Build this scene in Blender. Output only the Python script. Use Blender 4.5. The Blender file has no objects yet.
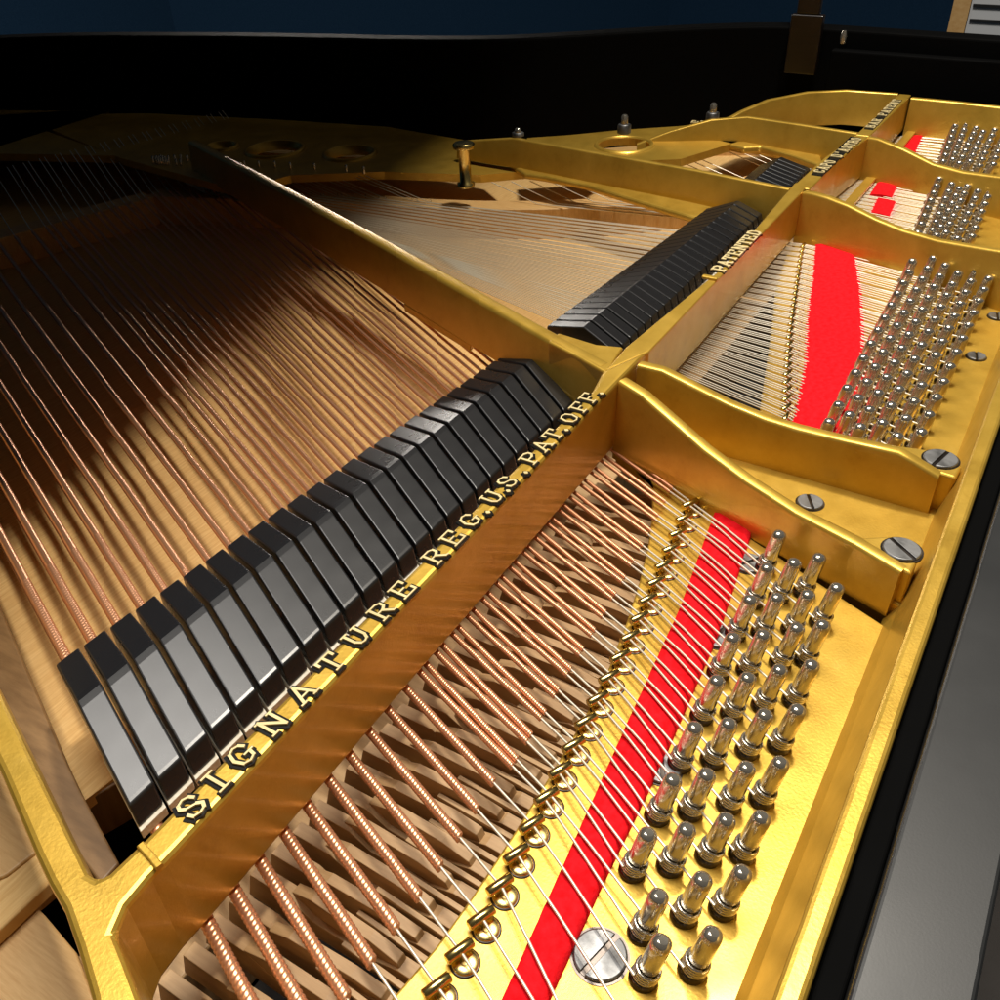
import bpy, math, random
from mathutils import Vector, Matrix
random.seed(7)
K = 0.32                      # scene unit: 1 U = 0.32 m (height of the lens over the plate's bar tops)
SC = bpy.context.scene
COL = SC.collection
# ------------------------------------------------------------------ camera
F = 924.35
RM = ((0.52190129, -0.52190129, 0.67471334), (-0.85227286, -0.28625959, 0.43782009), (-0.0353557, -0.80353873, -0.59420155))
cam = bpy.data.objects.new('camera', bpy.data.cameras.new('camera')); COL.objects.link(cam)
m3 = Matrix(((RM[0][0], -RM[0][1], -RM[0][2]), (RM[1][0], -RM[1][1], -RM[1][2]), (RM[2][0], -RM[2][1], -RM[2][2])))
cam.matrix_world = Matrix.Translation((0, 0, K)) @ m3.to_4x4()
cam.data.sensor_width = 36; cam.data.lens = 36 * F / 1000
cam.data.clip_start = 0.01; cam.data.clip_end = 50
SC.camera = cam
SC.render.resolution_x = 1024; SC.render.resolution_y = 1024
# ------------------------------------------------------------------ world, lamps, exposure
W = bpy.data.worlds.new('World'); SC.world = W; W.use_nodes = True
W.node_tree.nodes['Background'].inputs[0].default_value = (1.0, .88, .72, 1)
W.node_tree.nodes['Background'].inputs[1].default_value = 0.05
def area(name, loc, target, size, watts, col):
    l = bpy.data.lights.new(name, 'AREA'); l.shape = 'DISK' if size < .4 else 'SQUARE'; l.size = size; l.energy = watts; l.color = col
    o = bpy.data.objects.new(name, l); COL.objects.link(o)
    o.location = Vector(loc) * K
    if name == 'room_lamp': l.shape = 'RECTANGLE'; l.size_y = .10
    o.rotation_euler = (Vector(target) * K - o.location).to_track_quat('-Z', 'Y').to_euler()
    return o
area('ceiling_spot', (3.3, 0.4, 6.0), (1.6, .8, 0), .18, 32, (1.0, .92, .79))
area('ceiling_panel', (2.2, 2.2, 8.0), (2.0, .9, 0), 1.25, 72, (1.0, .95, .88))
area('room_lamp', (7.6, 6.6, .90), (1.4, 1.9, -.2), .75, 9, (1.0, .93, .84))
SC.view_settings.view_transform = 'Standard'; SC.view_settings.look = 'None'
SC.view_settings.exposure = 0.0; SC.view_settings.gamma = 1.0
SC.render.engine = 'CYCLES'
# ------------------------------------------------------------------ geometry from the photo's pixels onto real heights
def ray(px, py):
    c = (px - 500, py - 500, F)
    return [sum(RM[r][k] * c[k] for k in range(3)) for r in range(3)]
def at(px, py, z=0.0):
    d = ray(px, py); t = (z - 1) / d[2]
    return (d[0] * t, d[1] * t)
def at3(px, py, z=0.0):
    a = at(px, py, z); return (a[0], a[1], z)
def onwall(px, py, a, b):          # the point of the vertical plane through a-b seen at that pixel -> (s along a-b, z)
    d = ray(px, py); nx, ny = b[1] - a[1], -(b[0] - a[0])
    t = (nx * a[0] + ny * a[1]) / (nx * d[0] + ny * d[1])
    L = math.hypot(b[0] - a[0], b[1] - a[1])
    s = ((d[0] * t - a[0]) * (b[0] - a[0]) + (d[1] * t - a[1]) * (b[1] - a[1])) / L
    return s, 1 + d[2] * t
# ------------------------------------------------------------------ materials
def new_mat(name):
    m = bpy.data.materials.new(name); m.use_nodes = True
    nt = m.node_tree; return m, nt, nt.nodes['Principled BSDF']
def setp(b, col=None, rough=None, metal=None, spec=None, coat=None, sheen=None):
    if col: b.inputs['Base Color'].default_value = (*col, 1)
    if rough is not None: b.inputs['Roughness'].default_value = rough
    if metal is not None: b.inputs['Metallic'].default_value = metal
    if spec is not None: b.inputs['Specular IOR Level'].default_value = spec
    if coat is not None: b.inputs['Coat Weight'].default_value = coat; b.inputs['Coat Roughness'].default_value = .12
    if sheen is not None: b.inputs['Sheen Weight'].default_value = sheen
def noise(nt, scale, detail=3, stretch=None, rough=.5, coord='Object'):
    tc = nt.nodes.new('ShaderNodeTexCoord'); n = nt.nodes.new('ShaderNodeTexNoise')
    n.inputs['Scale'].default_value = scale; n.inputs['Detail'].default_value = detail; n.inputs['Roughness'].default_value = rough
    if stretch:
        mp = nt.nodes.new('ShaderNodeMapping'); mp.inputs['Scale'].default_value = stretch
        nt.links.new(tc.outputs[coord], mp.inputs['Vector']); nt.links.new(mp.outputs[0], n.inputs['Vector'])
    else: nt.links.new(tc.outputs[coord], n.inputs['Vector'])
    return n
def ramp(nt, src, stops, out):
    r = nt.nodes.new('ShaderNodeValToRGB'); el = r.color_ramp.elements
    while len(el) < len(stops): el.new(.5)
    for e, (p, c) in zip(el, stops): e.position = p; e.color = (*c, 1) if len(c) == 3 else c
    nt.links.new(src, r.inputs[0]); nt.links.new(r.outputs[0], out); return r
def bump(nt, b, src, strength, dist):
    bp = nt.nodes.new('ShaderNodeBump'); bp.inputs['Strength'].default_value = strength; bp.inputs['Distance'].default_value = dist
    nt.links.new(src, bp.inputs['Height']); nt.links.new(bp.outputs[0], b.inputs['Normal']); return bp
def mat_gold():
    m, nt, b = new_mat('gold_plate_paint'); setp(b, rough=.4, metal=.62, coat=.22)
    n = noise(nt, 28, 12, None, .72); ramp(nt, n.outputs[0], [(.28, (.50, .29, .034)), (.45, (.60, .37, .050)), (.62, (.65, .41, .062)), (.8, (.71, .46, .09))], b.inputs['Base Color'])
    n2 = noise(nt, 620, 3); n3 = noise(nt, 60, 3)
    ad = nt.nodes.new('ShaderNodeMath'); ad.operation = 'MULTIPLY_ADD'; ad.inputs[1].default_value = .2
    nt.links.new(n3.outputs[0], ad.inputs[0]); nt.links.new(n2.outputs[0], ad.inputs[2])
    bump(nt, b, ad.outputs[0], .24, .0004)
    n4 = noise(nt, 40, 4); ramp(nt, n4.outputs[0], [(.3, (.33,) * 3), (.75, (.47,) * 3)], b.inputs['Roughness'])
    return m
def mat_metal(name, col, rough, nscale=200, bs=0):
    m, nt, b = new_mat(name); setp(b, col, rough, 1.0)
    if bs:
        n = noise(nt, nscale, 3); bump(nt, b, n.outputs[0], bs, .0004)
        n2 = noise(nt, nscale * .3, 3); ramp(nt, n2.outputs[0], [(.3, (rough * .7,) * 3), (.75, (min(1, rough * 1.5),) * 3)], b.inputs['Roughness'])
    return m
def mat_wood(name, c1, c2, rough=.5, scale=30, stretch=(8, 1, 1)):
    m, nt, b = new_mat(name); setp(b, rough=rough)
    n = noise(nt, scale, 6, stretch, .6); ramp(nt, n.outputs[0], [(.28, c1), (.5, tuple((x + y) / 2 for x, y in zip(c1, c2))), (.72, c2)], b.inputs['Base Color'])
    n2 = noise(nt, scale * 4, 4, stretch); bump(nt, b, n2.outputs[0], .15, .0005)
    return m
def mat_black(name, col, rough, speck=0, coat=0):
    m, nt, b = new_mat(name); setp(b, col, rough, 0, coat=coat)
    n = noise(nt, 30, 3); ramp(nt, n.outputs[0], [(.3, (max(.02, rough - .02),) * 3), (.75, (rough + .04,) * 3)], b.inputs['Roughness'])
    n2 = noise(nt, 900, 2); bump(nt, b, n2.outputs[0], .05 + speck, .0002)
    return m
def mat_felt(name, c1, c2):
    m, nt, b = new_mat(name); setp(b, rough=.95, sheen=.4, spec=.1)
    b.inputs['Sheen Tint'].default_value = (*c2, 1)
    n = noise(nt, 260, 5); ramp(nt, n.outputs[0], [(.3, c1), (.7, c2)], b.inputs['Base Color'])
    n2 = noise(nt, 900, 4); bump(nt, b, n2.outputs[0], .6, .0006)
    return m
GOLD = mat_gold()
GOLDL = mat_metal('letter_gold', (.86, .70, .36), .30, 300, .1)
GOLDL.node_tree.nodes['Principled BSDF'].inputs['Metallic'].default_value = .25
STEEL = mat_metal('steel_wire', (.88, .81, .66), .33); STEEL.node_tree.nodes['Principled BSDF'].inputs['Metallic'].default_value = .6
COPPER = mat_metal('copper_winding', (.84, .42, .23), .33); COPPER.node_tree.nodes['Principled BSDF'].inputs['Metallic'].default_value = .75
BRASS = mat_metal('brass', (.78, .60, .22), .22, 150, .12)
NICKEL = mat_metal('nickel_pin', (.68, .63, .54), .20, 160, .04); NICKEL.node_tree.nodes['Principled BSDF'].inputs['Metallic'].default_value = .9
DARKST = mat_metal('blued_steel', (.10, .085, .075), .3, 200, .1)
SCREWM = mat_metal('screw_steel', (.22, .22, .22), .50, 260, .5)
SPRUCE = mat_wood('spruce_soundboard', (.62, .36, .125), (.80, .55, .24), .6, 40, (1, 14, 1))
SPRUCE.node_tree.nodes['Principled BSDF'].inputs['Specular IOR Level'].default_value = .15
MAPLE = mat_wood('maple', (.56, .32, .11), (.70, .45, .19), .5, 55, (12, 1, 2))
DARKMAPLE = mat_wood('dark_maple', (.15, .08, .028), (.26, .15, .06), .5, 24, (8, 1.5, 1))  # maple in a much darker brown, for front block and side batten
ACTION = mat_wood('action_maple', (.38, .22, .09), (.64, .43, .22), .55, 14, (10, 1, 4))
BROWN = mat_wood('prop_walnut', (.005, .003, .002), (.014, .008, .005), .3, 30, (1, 1, 9))
SATIN = mat_black('black_satin', (.015, .016, .017), .40, 0)
DAMP = mat_black('damper_lacquer', (.011, .011, .012), .27, 0)
RIMM = mat_black('black_rim', (.002, .002, .002), .7)
RIMM.node_tree.nodes['Principled BSDF'].inputs['Specular IOR Level'].default_value = .03
GLOSS = mat_black('black_polish', (.008, .008, .008), .12, 0, .6)
DARK = mat_black('dark_recess', (.012, .008, .006), .7)
RED = mat_felt('red_felt', (.66, .004, .008), (.85, .012, .02))
WHITE = mat_felt('white_felt', (.55, .50, .40), (.74, .69, .58))
INK = mat_black('letter_enamel', (.010, .009, .008), .22)
NAVY = mat_felt('navy_carpet', (.010, .022, .036), (.018, .036, .055))
NAVYW = mat_felt('navy_wall', (.010, .034, .075), (.016, .046, .095))
PALE = mat_black('pale_panel', (.62, .64, .66), .5)
# ------------------------------------------------------------------ mesh builder (all coordinates in U)
class MB:
    def __init__(s): s.v = []; s.f = []; s.sm = []
    def add(s, vs, fs, smooth=False):
        o = len(s.v); s.v += [tuple(p) for p in vs]; s.f += [tuple(i + o for i in f) for f in fs]; s.sm += [smooth] * len(fs)
    def prism(s, poly, z0, z1):
        n = len(poly); ar = sum(poly[i][0] * poly[(i + 1) % n][1] - poly[(i + 1) % n][0] * poly[i][1] for i in range(n))
        if ar < 0: poly = poly[::-1]
        g = lambda z, i: z[i] if isinstance(z, (list, tuple)) else z
        vs = [(x, y, g(z0, i)) for i, (x, y) in enumerate(poly)] + [(x, y, g(z1, i)) for i, (x, y) in enumerate(poly)]
        fs = [tuple(range(n))[::-1], tuple(range(n, 2 * n))] + [(i, (i + 1) % n, n + (i + 1) % n, n + i) for i in range(n)]
        s.add(vs, fs); return s
    def box(s, x0, x1, y0, y1, z0, z1): return s.prism([(x0, y0), (x1, y0), (x1, y1), (x0, y1)], z0, z1)
    def tube(s, path, r, n=8, cap=True, slant=0):
        P = [Vector(p) for p in path]; R = r if isinstance(r, (list, tuple)) else [r] * len(P)
        vs = []; up = Vector((0, 0, 1)); prev = None
        for i, p in enumerate(P):
            t = (P[min(i + 1, len(P) - 1)] - P[max(i - 1, 0)]).normalized()
            if prev is None:
                a = up if abs(t.z) < .9 else Vector((1, 0, 0)); u = t.cross(a).normalized()
            else:
                u = (prev - t * prev.dot(t)).normalized()
            prev = u; w = t.cross(u)
            for k in range(n):
                an = 2 * math.pi * k / n; vs.append(p + (u * math.cos(an) + w * math.sin(an)) * R[i] + t * slant * math.cos(an))
        fs = [(i * n + k, i * n + (k + 1) % n, (i + 1) * n + (k + 1) % n, (i + 1) * n + k) for i in range(len(P) - 1) for k in range(n)]
        s.add(vs, fs, True)
        if cap:
            s.add(vs[:n], [tuple(range(n))[::-1]]); s.add(vs[-n:], [tuple(range(n))])
        return s
    def lathe(s, c, prof, n=16, axis=(0, 0, 1), cap=True, sq=None):
        ax = Vector(axis).normalized(); a = Vector((1, 0, 0)) if abs(ax.x) < .9 else Vector((0, 1, 0))
        w = ax.cross(a).normalized(); u = w.cross(ax)
        vs = []
        for j, (r, h) in enumerate(prof):
            q = sq[j] if sq else 0
            for k in range(n):
                an = 2 * math.pi * k / n
                rr = r * (1 - q + q * (1 / max(abs(math.cos(an)), abs(math.sin(an))) * .86))
                vs.append(Vector(c) + ax * h + (u * math.cos(an) + w * math.sin(an)) * rr)
        m = len(prof)
        s.add(vs, [(j * n + k, j * n + (k + 1) % n, (j + 1) * n + (k + 1) % n, (j + 1) * n + k) for j in range(m - 1) for k in range(n)], True)
        if cap: s.add(vs[-n:], [tuple(range(n))]); s.add(vs[:n], [tuple(range(n))[::-1]])
        return s
    def wall(s, path, ztop, zbot, th, draft=.008):   # a cast rib: rounded top, drafted sides
        n = len(path); vs = []
        prof = lambda zt, zb: [(-th / 2 - draft, zb), (-th / 2, zt - th * .3), (-th * .42, zt - th * .1), (-th * .25, zt - .001), (th * .25, zt - .001), (th * .42, zt - th * .1), (th / 2, zt - th * .3), (th / 2 + draft, zb)]
        m = 8
        for i, p in enumerate(path):
            a = path[max(i - 1, 0)]; b = path[min(i + 1, n - 1)]
            dx, dy = b[0] - a[0], b[1] - a[1]; L = math.hypot(dx, dy); nx, ny = dy / L, -dx / L
            zb = zbot[i] if isinstance(zbot, (list, tuple)) else zbot
            for o, z in prof(ztop[i], zb): vs.append((p[0] + nx * o, p[1] + ny * o, z))
        fs = [(i * m + k, i * m + k + 1, (i + 1) * m + k + 1, (i + 1) * m + k) for i in range(n - 1) for k in range(m - 1)]
        s.add(vs, fs, True); s.add(vs[:m], [tuple(range(m))]); s.add(vs[-m:], [tuple(range(m))[::-1]])
        return s
def wloc(o):
    p = Vector((0, 0, 0))
    while o: p += o.location; o = o.parent
    return p
def obj(name, mb, mat, parent=None, loc=None, bevel=0, smooth=None):
    """one mesh object; its verts are given in scene U coordinates, its origin at loc (or the parent's)"""
    base = wloc(parent) if parent else Vector((0, 0, 0))
    org = Vector(loc) * K if loc else base
    me = bpy.data.meshes.new(name); me.from_pydata([Vector(v) * K - org for v in mb.v], [], mb.f)
    me.polygons.foreach_set('use_smooth', mb.sm); me.materials.append(mat); me.update()
    o = bpy.data.objects.new(name, me); COL.objects.link(o)
    if parent: o.parent = parent; o.location = org - base
    else: o.location = org
    if bevel:
        b = o.modifiers.new('edge', 'BEVEL'); b.width = bevel * K; b.segments = 3; b.limit_method = 'ANGLE'; b.angle_limit = .6; b.harden_normals = False
    return o
def tag(o, label=None, cat=None, group=None, kind=None):
    if label:
        o['label'] = label
        if len(label.split()) > 16: print('LONG', label)
    if cat: o['category'] = cat
    if group: o['group'] = group
    if kind: o['kind'] = kind
    return o
def thing(name, label, cat, loc=(0, 0, 0), group=None):
    o = bpy.data.objects.new(name, None); o.empty_display_size = .01; COL.objects.link(o); o.location = Vector(loc) * K
    return tag(o, label, cat, group)
def clone(root, loc, label, rot=None):
    r = root.copy(); COL.objects.link(r); r.location = Vector(loc) * K; r['label'] = label
    if rot is not None: r.rotation_euler = rot
    for ch in root.children:
        c = ch.copy(); COL.objects.link(c); c.parent = r
    return r
ORD = ['first', 'second', 'third', 'fourth', 'fifth', 'sixth', 'seventh', 'eighth', 'ninth', 'tenth', 'eleventh', 'twelfth', 'thirteenth',
       'fourteenth', 'fifteenth', 'sixteenth', 'seventeenth', 'eighteenth', 'nineteenth', 'twentieth', 'twenty-first', 'twenty-second', 'twenty-third',
       'twenty-fourth', 'twenty-fifth', 'twenty-sixth', 'twenty-seventh', 'twenty-eighth', 'twenty-ninth', 'thirtieth', 'thirty-first', 'thirty-second',
       'thirty-third', 'thirty-fourth', 'thirty-fifth', 'thirty-sixth', 'thirty-seventh', 'thirty-eighth', 'thirty-ninth', 'fortieth', 'forty-first', 'forty-second']
ZW, ZT = -.20, -.17           # top of the pin panel in the bass / in the other bays
ZSB, ZST = -.182, -.152       # string planes
# ================================================================== the setting
obj('floor', MB().box(-12, 45, -12, 25, -3.1, -3.0), NAVY)['kind'] = 'structure'
m = MB(); wp = [(-9, 9.5), (9.0, 10.5), (14.5, 6.0), (14.5, 1.5), (14.5, -8)]
m.add([(x, y, -3) for x, y in wp] + [(x, y, 6) for x, y in wp], [(i, i + 1, 6 + i, 5 + i) for i in range(4)])
obj('wall', m, NAVYW)['kind'] = 'structure'
# ================================================================== case
case = thing('piano_case', 'glossy black curved case rim standing up behind the gold plate', 'piano case', (0, 0, -.6))
inner = [(4.56, -.8), (4.56, .5), (4.58, 1.1), (4.57, 1.35), (4.44, 1.62), (4.25, 1.88), (4.02, 2.16), (3.84, 2.42), (3.70, 2.8), (3.58, 3.3), (3.42, 3.85), (3.15, 4.6), (2.8, 5.1), (2.2, 5.3), (1.4, 5.1), (.4, 3.9), (-.22, 3.0), (-.22, -.8)]
def offset(path, d):
    out = []
    for i, p in enumerate(path):
        a = path[max(i - 1, 0)]; b = path[min(i + 1, len(path) - 1)]; dx, dy = b[0] - a[0], b[1] - a[1]; L = math.hypot(dx, dy)
        out.append((p[0] + dy / L * d, p[1] - dx / L * d))
    return out
def ribbon(path, d0, d1, z0, z1):
    m = MB(); a = offset(path, d0); b = offset(path, d1); n = len(path)
    vs = [(*p, z0) for p in a] + [(*p, z0) for p in b] + [(*p, z1) for p in a] + [(*p, z1) for p in b]
    fs = []
    for i in range(n - 1):
        fs += [(i, i + 1, 2 * n + i + 1, 2 * n + i), (n + i + 1, n + i, 3 * n + i, 3 * n + i + 1), (2 * n + i, 2 * n + i + 1, 3 * n + i + 1, 3 * n + i), (i + 1, i, n + i, n + i + 1)]
    fs += [(0, 2 * n, 3 * n, n), (n - 1, 2 * n - 1, 4 * n - 1, 3 * n - 1)]
    m.add(vs, fs); return m
def smoothp(path, it=2):
    for _ in range(it):
        q = [path[0]]
        for a, b in zip(path[:-1], path[1:]):
            q += [(a[0] * .75 + b[0] * .25, a[1] * .75 + b[1] * .25), (a[0] * .25 + b[0] * .75, a[1] * .25 + b[1] * .75)]
        path = q + [path[-1]]
    return path
innerS = smoothp(inner)
obj('rim', ribbon(innerS, 0, .11, -1.0, .20), RIMM, case, bevel=.012)
obj('bottom_board', MB().prism([(4.55, -.8)] + inner[1:-1] + [(-.21, -.8)], -.95, -.90), DARK, case)
obj('inner_rim', ribbon([p for p in innerS if p[1] > .9], -.13, -.004, -.8, -.30), MAPLE, case)
obj('treble_ledge', MB().box(4.51, 4.56, -.3, 1.10, -.06, .13), RIMM, case, bevel=.01)
rail = thing('front_rail', 'satin black wooden rail in front of the gold plate edge', 'rail', (2, -.1, -.1))
obj('top', MB().box(-.2, 4.55, -.150, -.036, -.30, 0.0), SATIN, rail, bevel=.006)
obj('felt_ledge', MB().box(-.2, 4.55, -.035, -.0015, -.30, -.085), RIMM, rail, bevel=.005)
# lid on its prop (casts the big shadow over the tail)
TA = math.radians(32); HX, HZ = -.20, .13; LE = 1.54
def lidp(w, y, off): return (HX + w * math.cos(TA) - off * math.sin(TA), y, HZ + w * math.sin(TA) + off * math.cos(TA))
lid = bpy.data.objects.new('lid', None); COL.objects.link(lid); lid.parent = case; lid.location = Vector((HX, LE, HZ + .6)) * K
m = MB(); lp = [(0, LE), (5.6, LE), (5.6, 1.6), (5.2, 2.1), (4.7, 2.7), (4.4, 3.7), (4.0, 4.8), (3.2, 5.5), (1.8, 5.4), (0, 3.2)]
vs = [lidp(w, y, 0) for w, y in lp] + [lidp(w, y, .07) for w, y in lp]; n = len(lp)
m.add(vs, [tuple(range(n)), tuple(range(n, 2 * n))[::-1]] + [(i, n + i, n + (i + 1) % n, (i + 1) % n) for i in range(n)])
obj('lid_board', m, RIMM, lid, bevel=.006)
pr = bpy.data.objects.new('prop', None); COL.objects.link(pr); pr.parent = case; pr.location = Vector((4.62, 1.24, .8)) * K
c0 = at3(805, 40, .10)
m = MB(); bx, by = 4.63, 1.225; tz = HZ + (4.50 - HX) * math.tan(TA) - .03
m.prism([(bx - .12, by - .07), (bx - .075, by - .07), (bx - .075, by + .07), (bx - .12, by + .07)], .02, .26)
m.prism([(bx - .115, by - .05), (bx - .08, by - .05), (bx - .08, by + .05), (bx - .115, by + .05)], .261, tz)
obj('stick', m, BROWN, pr, bevel=.006)
m = MB(); m.lathe((bx - .08, by - .16, .15), [(.012, 0), (.014, .03), (.008, .05)], 12); obj('socket_screw', m, NICKEL, pr)
# ---- pale furniture far behind the treble end
fx = 11.0
def onx(px, py, X):
    d = ray(px, py); t = X / d[0]; return (X, d[1] * t, 1 + d[2] * t)
q = [onx(*p, fx) for p in [(946, 36), (958, -40), (1100, -40), (1100, 45)]]
y1, y0 = q[0][1], q[3][1]; zb = q[0][2]
sh = thing('side_cabinet', 'pale grey cabinet with light wood edge far behind the right rim', 'cabinet', (fx + .5, (y0 + y1) / 2, -3))
obj('body', MB().box(fx + .02, fx + 1.2, y0, y1 - .16, -3, .5), PALE, sh)
obj('wood_edge', MB().box(fx, fx + 1.2, y1 - .155, y1, -3, .5), MAPLE, sh)
for k in range(2): obj('shelf_line', MB().box(fx - .01, fx + .015, y0, y1 - .18, zb + .14 + k * .13, zb + .165 + k * .13), SATIN, sh)
# ================================================================== soundboard, bridges
sb = thing('soundboard', 'golden spruce soundboard glowing under the copper bass strings', 'soundboard', (1.5, 3, -.33))
SBP = [at(70, 812, -.33), (.62, 1.13), (1.9, 1.12), (4.50, 1.12), (4.46, 1.42), (4.05, 2.0), (3.76, 2.42), (3.6, 2.8), (3.48, 3.3), (3.32, 3.85), (3.06, 4.5), (2.7, 4.95), (1.5, 4.9), (.45, 3.7), (-.10, 2.9), (-.10, 1.02)]
obj('board', MB().prism(SBP, -.355, -.33), SPRUCE, sb)
obj('edge_batten', MB().prism([(-.08, 1.05), (.30, 1.05), (.40, 1.35), (.95, 2.9), (.55, 2.9), (-.08, 1.4)], -.329, -.300), SPRUCE, sb, bevel=.004)
obj('front_block', MB().prism([at(40, 752, -.34), at(92, 700, -.34), at(130, 778, -.34), at(82, 805, -.34)], -.44, -.336), DARKMAPLE, sb, bevel=.003)
obj('side_batten', MB().prism([at(-60, 470, -.25), at(0, 608, -.25), at(59, 746, -.25), at(80, 790, -.25), at(119, 863, -.25), at(100, 884, -.25), at(60, 830, -.25), at(10, 740, -.25), at(-60, 600, -.25)], -.329, -.25), DARKMAPLE, sb, bevel=.004)
def bridge(name, label, path, w, z0, z1, pins):
    t = thing(name, label, 'bridge', (*path[0], z0))
    sp = smoothp(path, 2)
    obj('body', ribbon(sp, -w / 2, w / 2, z0, z1), MAPLE, t, bevel=.004)
    return t, sp
tb, tbp = bridge('tenor_bridge', 'long maple bridge under the steel strings of the middle bay', [(2.52, 3.3), (2.73, 2.75), (2.83, 2.5), (2.93, 2.1), (3.10, 1.72), (3.32, 1.42), (3.62, 1.17), (4.05, 1.0), (4.35, .94)], .10, -.3295, -.212, 0)
bb, bbp = bridge('bass_bridge', 'maple bass bridge far back under the copper strings', [(1.55, 3.55), (2.0, 3.45), (2.5, 3.3)], .10, -.3295, -.215, 0)
def bridge_y(p, x, m):          # where the string (x0 at y=.75, slope m) meets the bridge path
    best = None
    for a, b in zip(p[:-1], p[1:]):
        fa = a[0] - (x + m * (a[1] - .75)); fb = b[0] - (x + m * (b[1] - .75))
        if fa * fb <= 0 and fa != fb:
            t = fa / (fa - fb); best = a[1] + t * (b[1] - a[1])
    return best
# ================================================================== cast iron plate
plate = thing('iron_plate', 'gold painted cast iron plate with bars and raised black lettering', 'piano plate', (1.6, .75, -.2))
# cross bar
fr = [at(166, 860), at(400, 609.5), at(620.5, 378)]
fr2 = [at(648, 350), at(803, 190)]
ftp = [(.222, .690), (.262, .703)] + fr[0:]
bk = [at(140, 842), at(360, 622), at(592, 390)]
obj('cross_bar', MB().prism([at(114, 933), at(126, 905), at(150, 876)] + fr + [at(648, 350), at(603, 370)] + bk[::-1] + [at(124, 857), at(108, 872), at(97, 877), at(88, 872), at(50, 795), at(0, 692), (.59, 1.72), (1.09, 3.05), (1.0, 3.05), (.50, 1.62),
     at(0, 772), at(35, 855), at(48, 883), at(63, 909), at(77, 950), at(91, 1000), (.06, .50), (-.06, .22), (-.12, .05), (-.05, .05), (.05, .30), at(140, 1000), at(125, 960)], -.172, 0), GOLD, plate, bevel=.010)
obj('cross_bar', MB().prism([at(604, 371), at(649, 351), at(803, 190), at(812, 182), at(795, 182), at(721, 268), at(626, 346)], -.150, -.0015), GOLD, plate, bevel=.005)
C0, D0 = at(868, 137), at(909, 97)
B0 = at(806, 188)
obj('cross_bar', MB().prism([(B0[0] + .004, B0[1] - .012), (3.4, .742), (C0[0] + .02, C0[1]), (C0[0] + .02, C0[1] + .05), (3.4, .795), (B0[0] + .004, B0[1] + .045)], -.150, -.002), GOLD, plate, bevel=.005)
obj('cross_bar', MB().prism([(C0[0] + .021, C0[1]), (D0[0] + .05, D0[1]), (D0[0] + .05, D0[1] + .05), (C0[0] + .021, C0[1] + .05)], -.140, -.002), GOLD, plate, bevel=.005)
# front ribs
def front_rib(a, front, tops, name='front_rib', zb=ZW, th=.030, nb=0):
    b = front; L = math.hypot(b[0] - a[0], b[1] - a[1])
    st = [onwall(*p, a, b) for p in tops]
    st = [(max(0, min(s, L)), z) for s, z in st]
    st.sort(); pts = []; zs = []
    for s, z in st:
        if pts and s - ls < .004: continue
        ls = s; pts.append((a[0] + (b[0] - a[0]) * s / L, a[1] + (b[1] - a[1]) * s / L)); zs.append(min(0, z))
    return obj(name, MB().wall(pts, zs, zb, th), GOLD, plate), pts, zs
A1 = at(893, 611, ZW)
_, pa, za = front_rib((1.652, .745), A1, [(623, 377), (645, 392), (668, 412), (708, 447), (750, 478), (800, 510), (860, 541), (905, 568)])
B1 = at(930, 508, ZT)
_, pb, zb_ = front_rib((1.735, .742), B1, [(640, 362), (664, 367), (700, 386), (730, 401), (767, 416), (800, 426), (850, 438), (900, 449), (916, 458), (944, 474)], zb=ZT - .03)
_, pc, zc = front_rib((3.045, .752), (2.775, .04), [(803, 190), (815, 191), (830, 196), (850, 204), (878, 218), (905, 229), (940, 239), (975, 245), (1000, 249), (1100, 262)], zb=ZT - .03)
_, pd, zd = front_rib((3.74, .724), (3.50, .04), [(869, 136), (880, 138), (905, 148), (935, 163), (965, 171), (1000, 175.5), (1100, 185)], zb=ZT - .03)
_, pe, ze = front_rib((4.40, .722), (4.36, .04), [(912, 97), (950, 100.5), (1000, 106), (1100, 116)], zb=ZT - .03)
print('ribs', [round(z, 3) for z in za], [round(z, 3) for z in zb_], [round(z, 3) for z in zc], [round(z, 3) for z in zd], [round(z, 3) for z in ze])
# bosses with the big screws at the front of the two near ribs
for pts_, z in (([(806, 508), (864, 537), (884, 536), (905, 538), (921, 545), (917, 562), (911, 574), (860, 546)], za[-1] - .001), ([(862, 441), (904, 446), (926, 449), (954, 456), (962, 467), (956, 478), (930, 470), (905, 457)], zb_[-1] - .001)):
    obj('screw_boss', MB().prism([at(px, py, z) for px, py in pts_], ZT - .03, z), GOLD, plate, bevel=.006)
# pin panels
gapE = [(-.05, .46), (.15, .455), (.387, .45), (.501, .436), (.736, .438), (.981, .451), (1.214, .494), (1.425, .553), (1.60, .628), (1.70, .76)]
gapE = gapE[:2] + smoothp(gapE[2:], 1)
obj('pin_panel', MB().prism([(-.15, .045)] + [(1.36, .045), (1.66, .75)] + gapE[::-1][1:] + [(-.15, .45)], -.235, ZW), GOLD, plate, bevel=.004)
gapT = [(1.93, .50), (2.1, .545), (2.35, .61), (2.65, .695), (2.90, .745)]
obj('pin_panel', MB().prism([(1.395, .045), (1.69, .745), (1.86, .745)] + gapT + [(3.7, .745), (4.42, .72), (4.42, .045)], -.235, ZT), GOLD, plate, bevel=.004)
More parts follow.
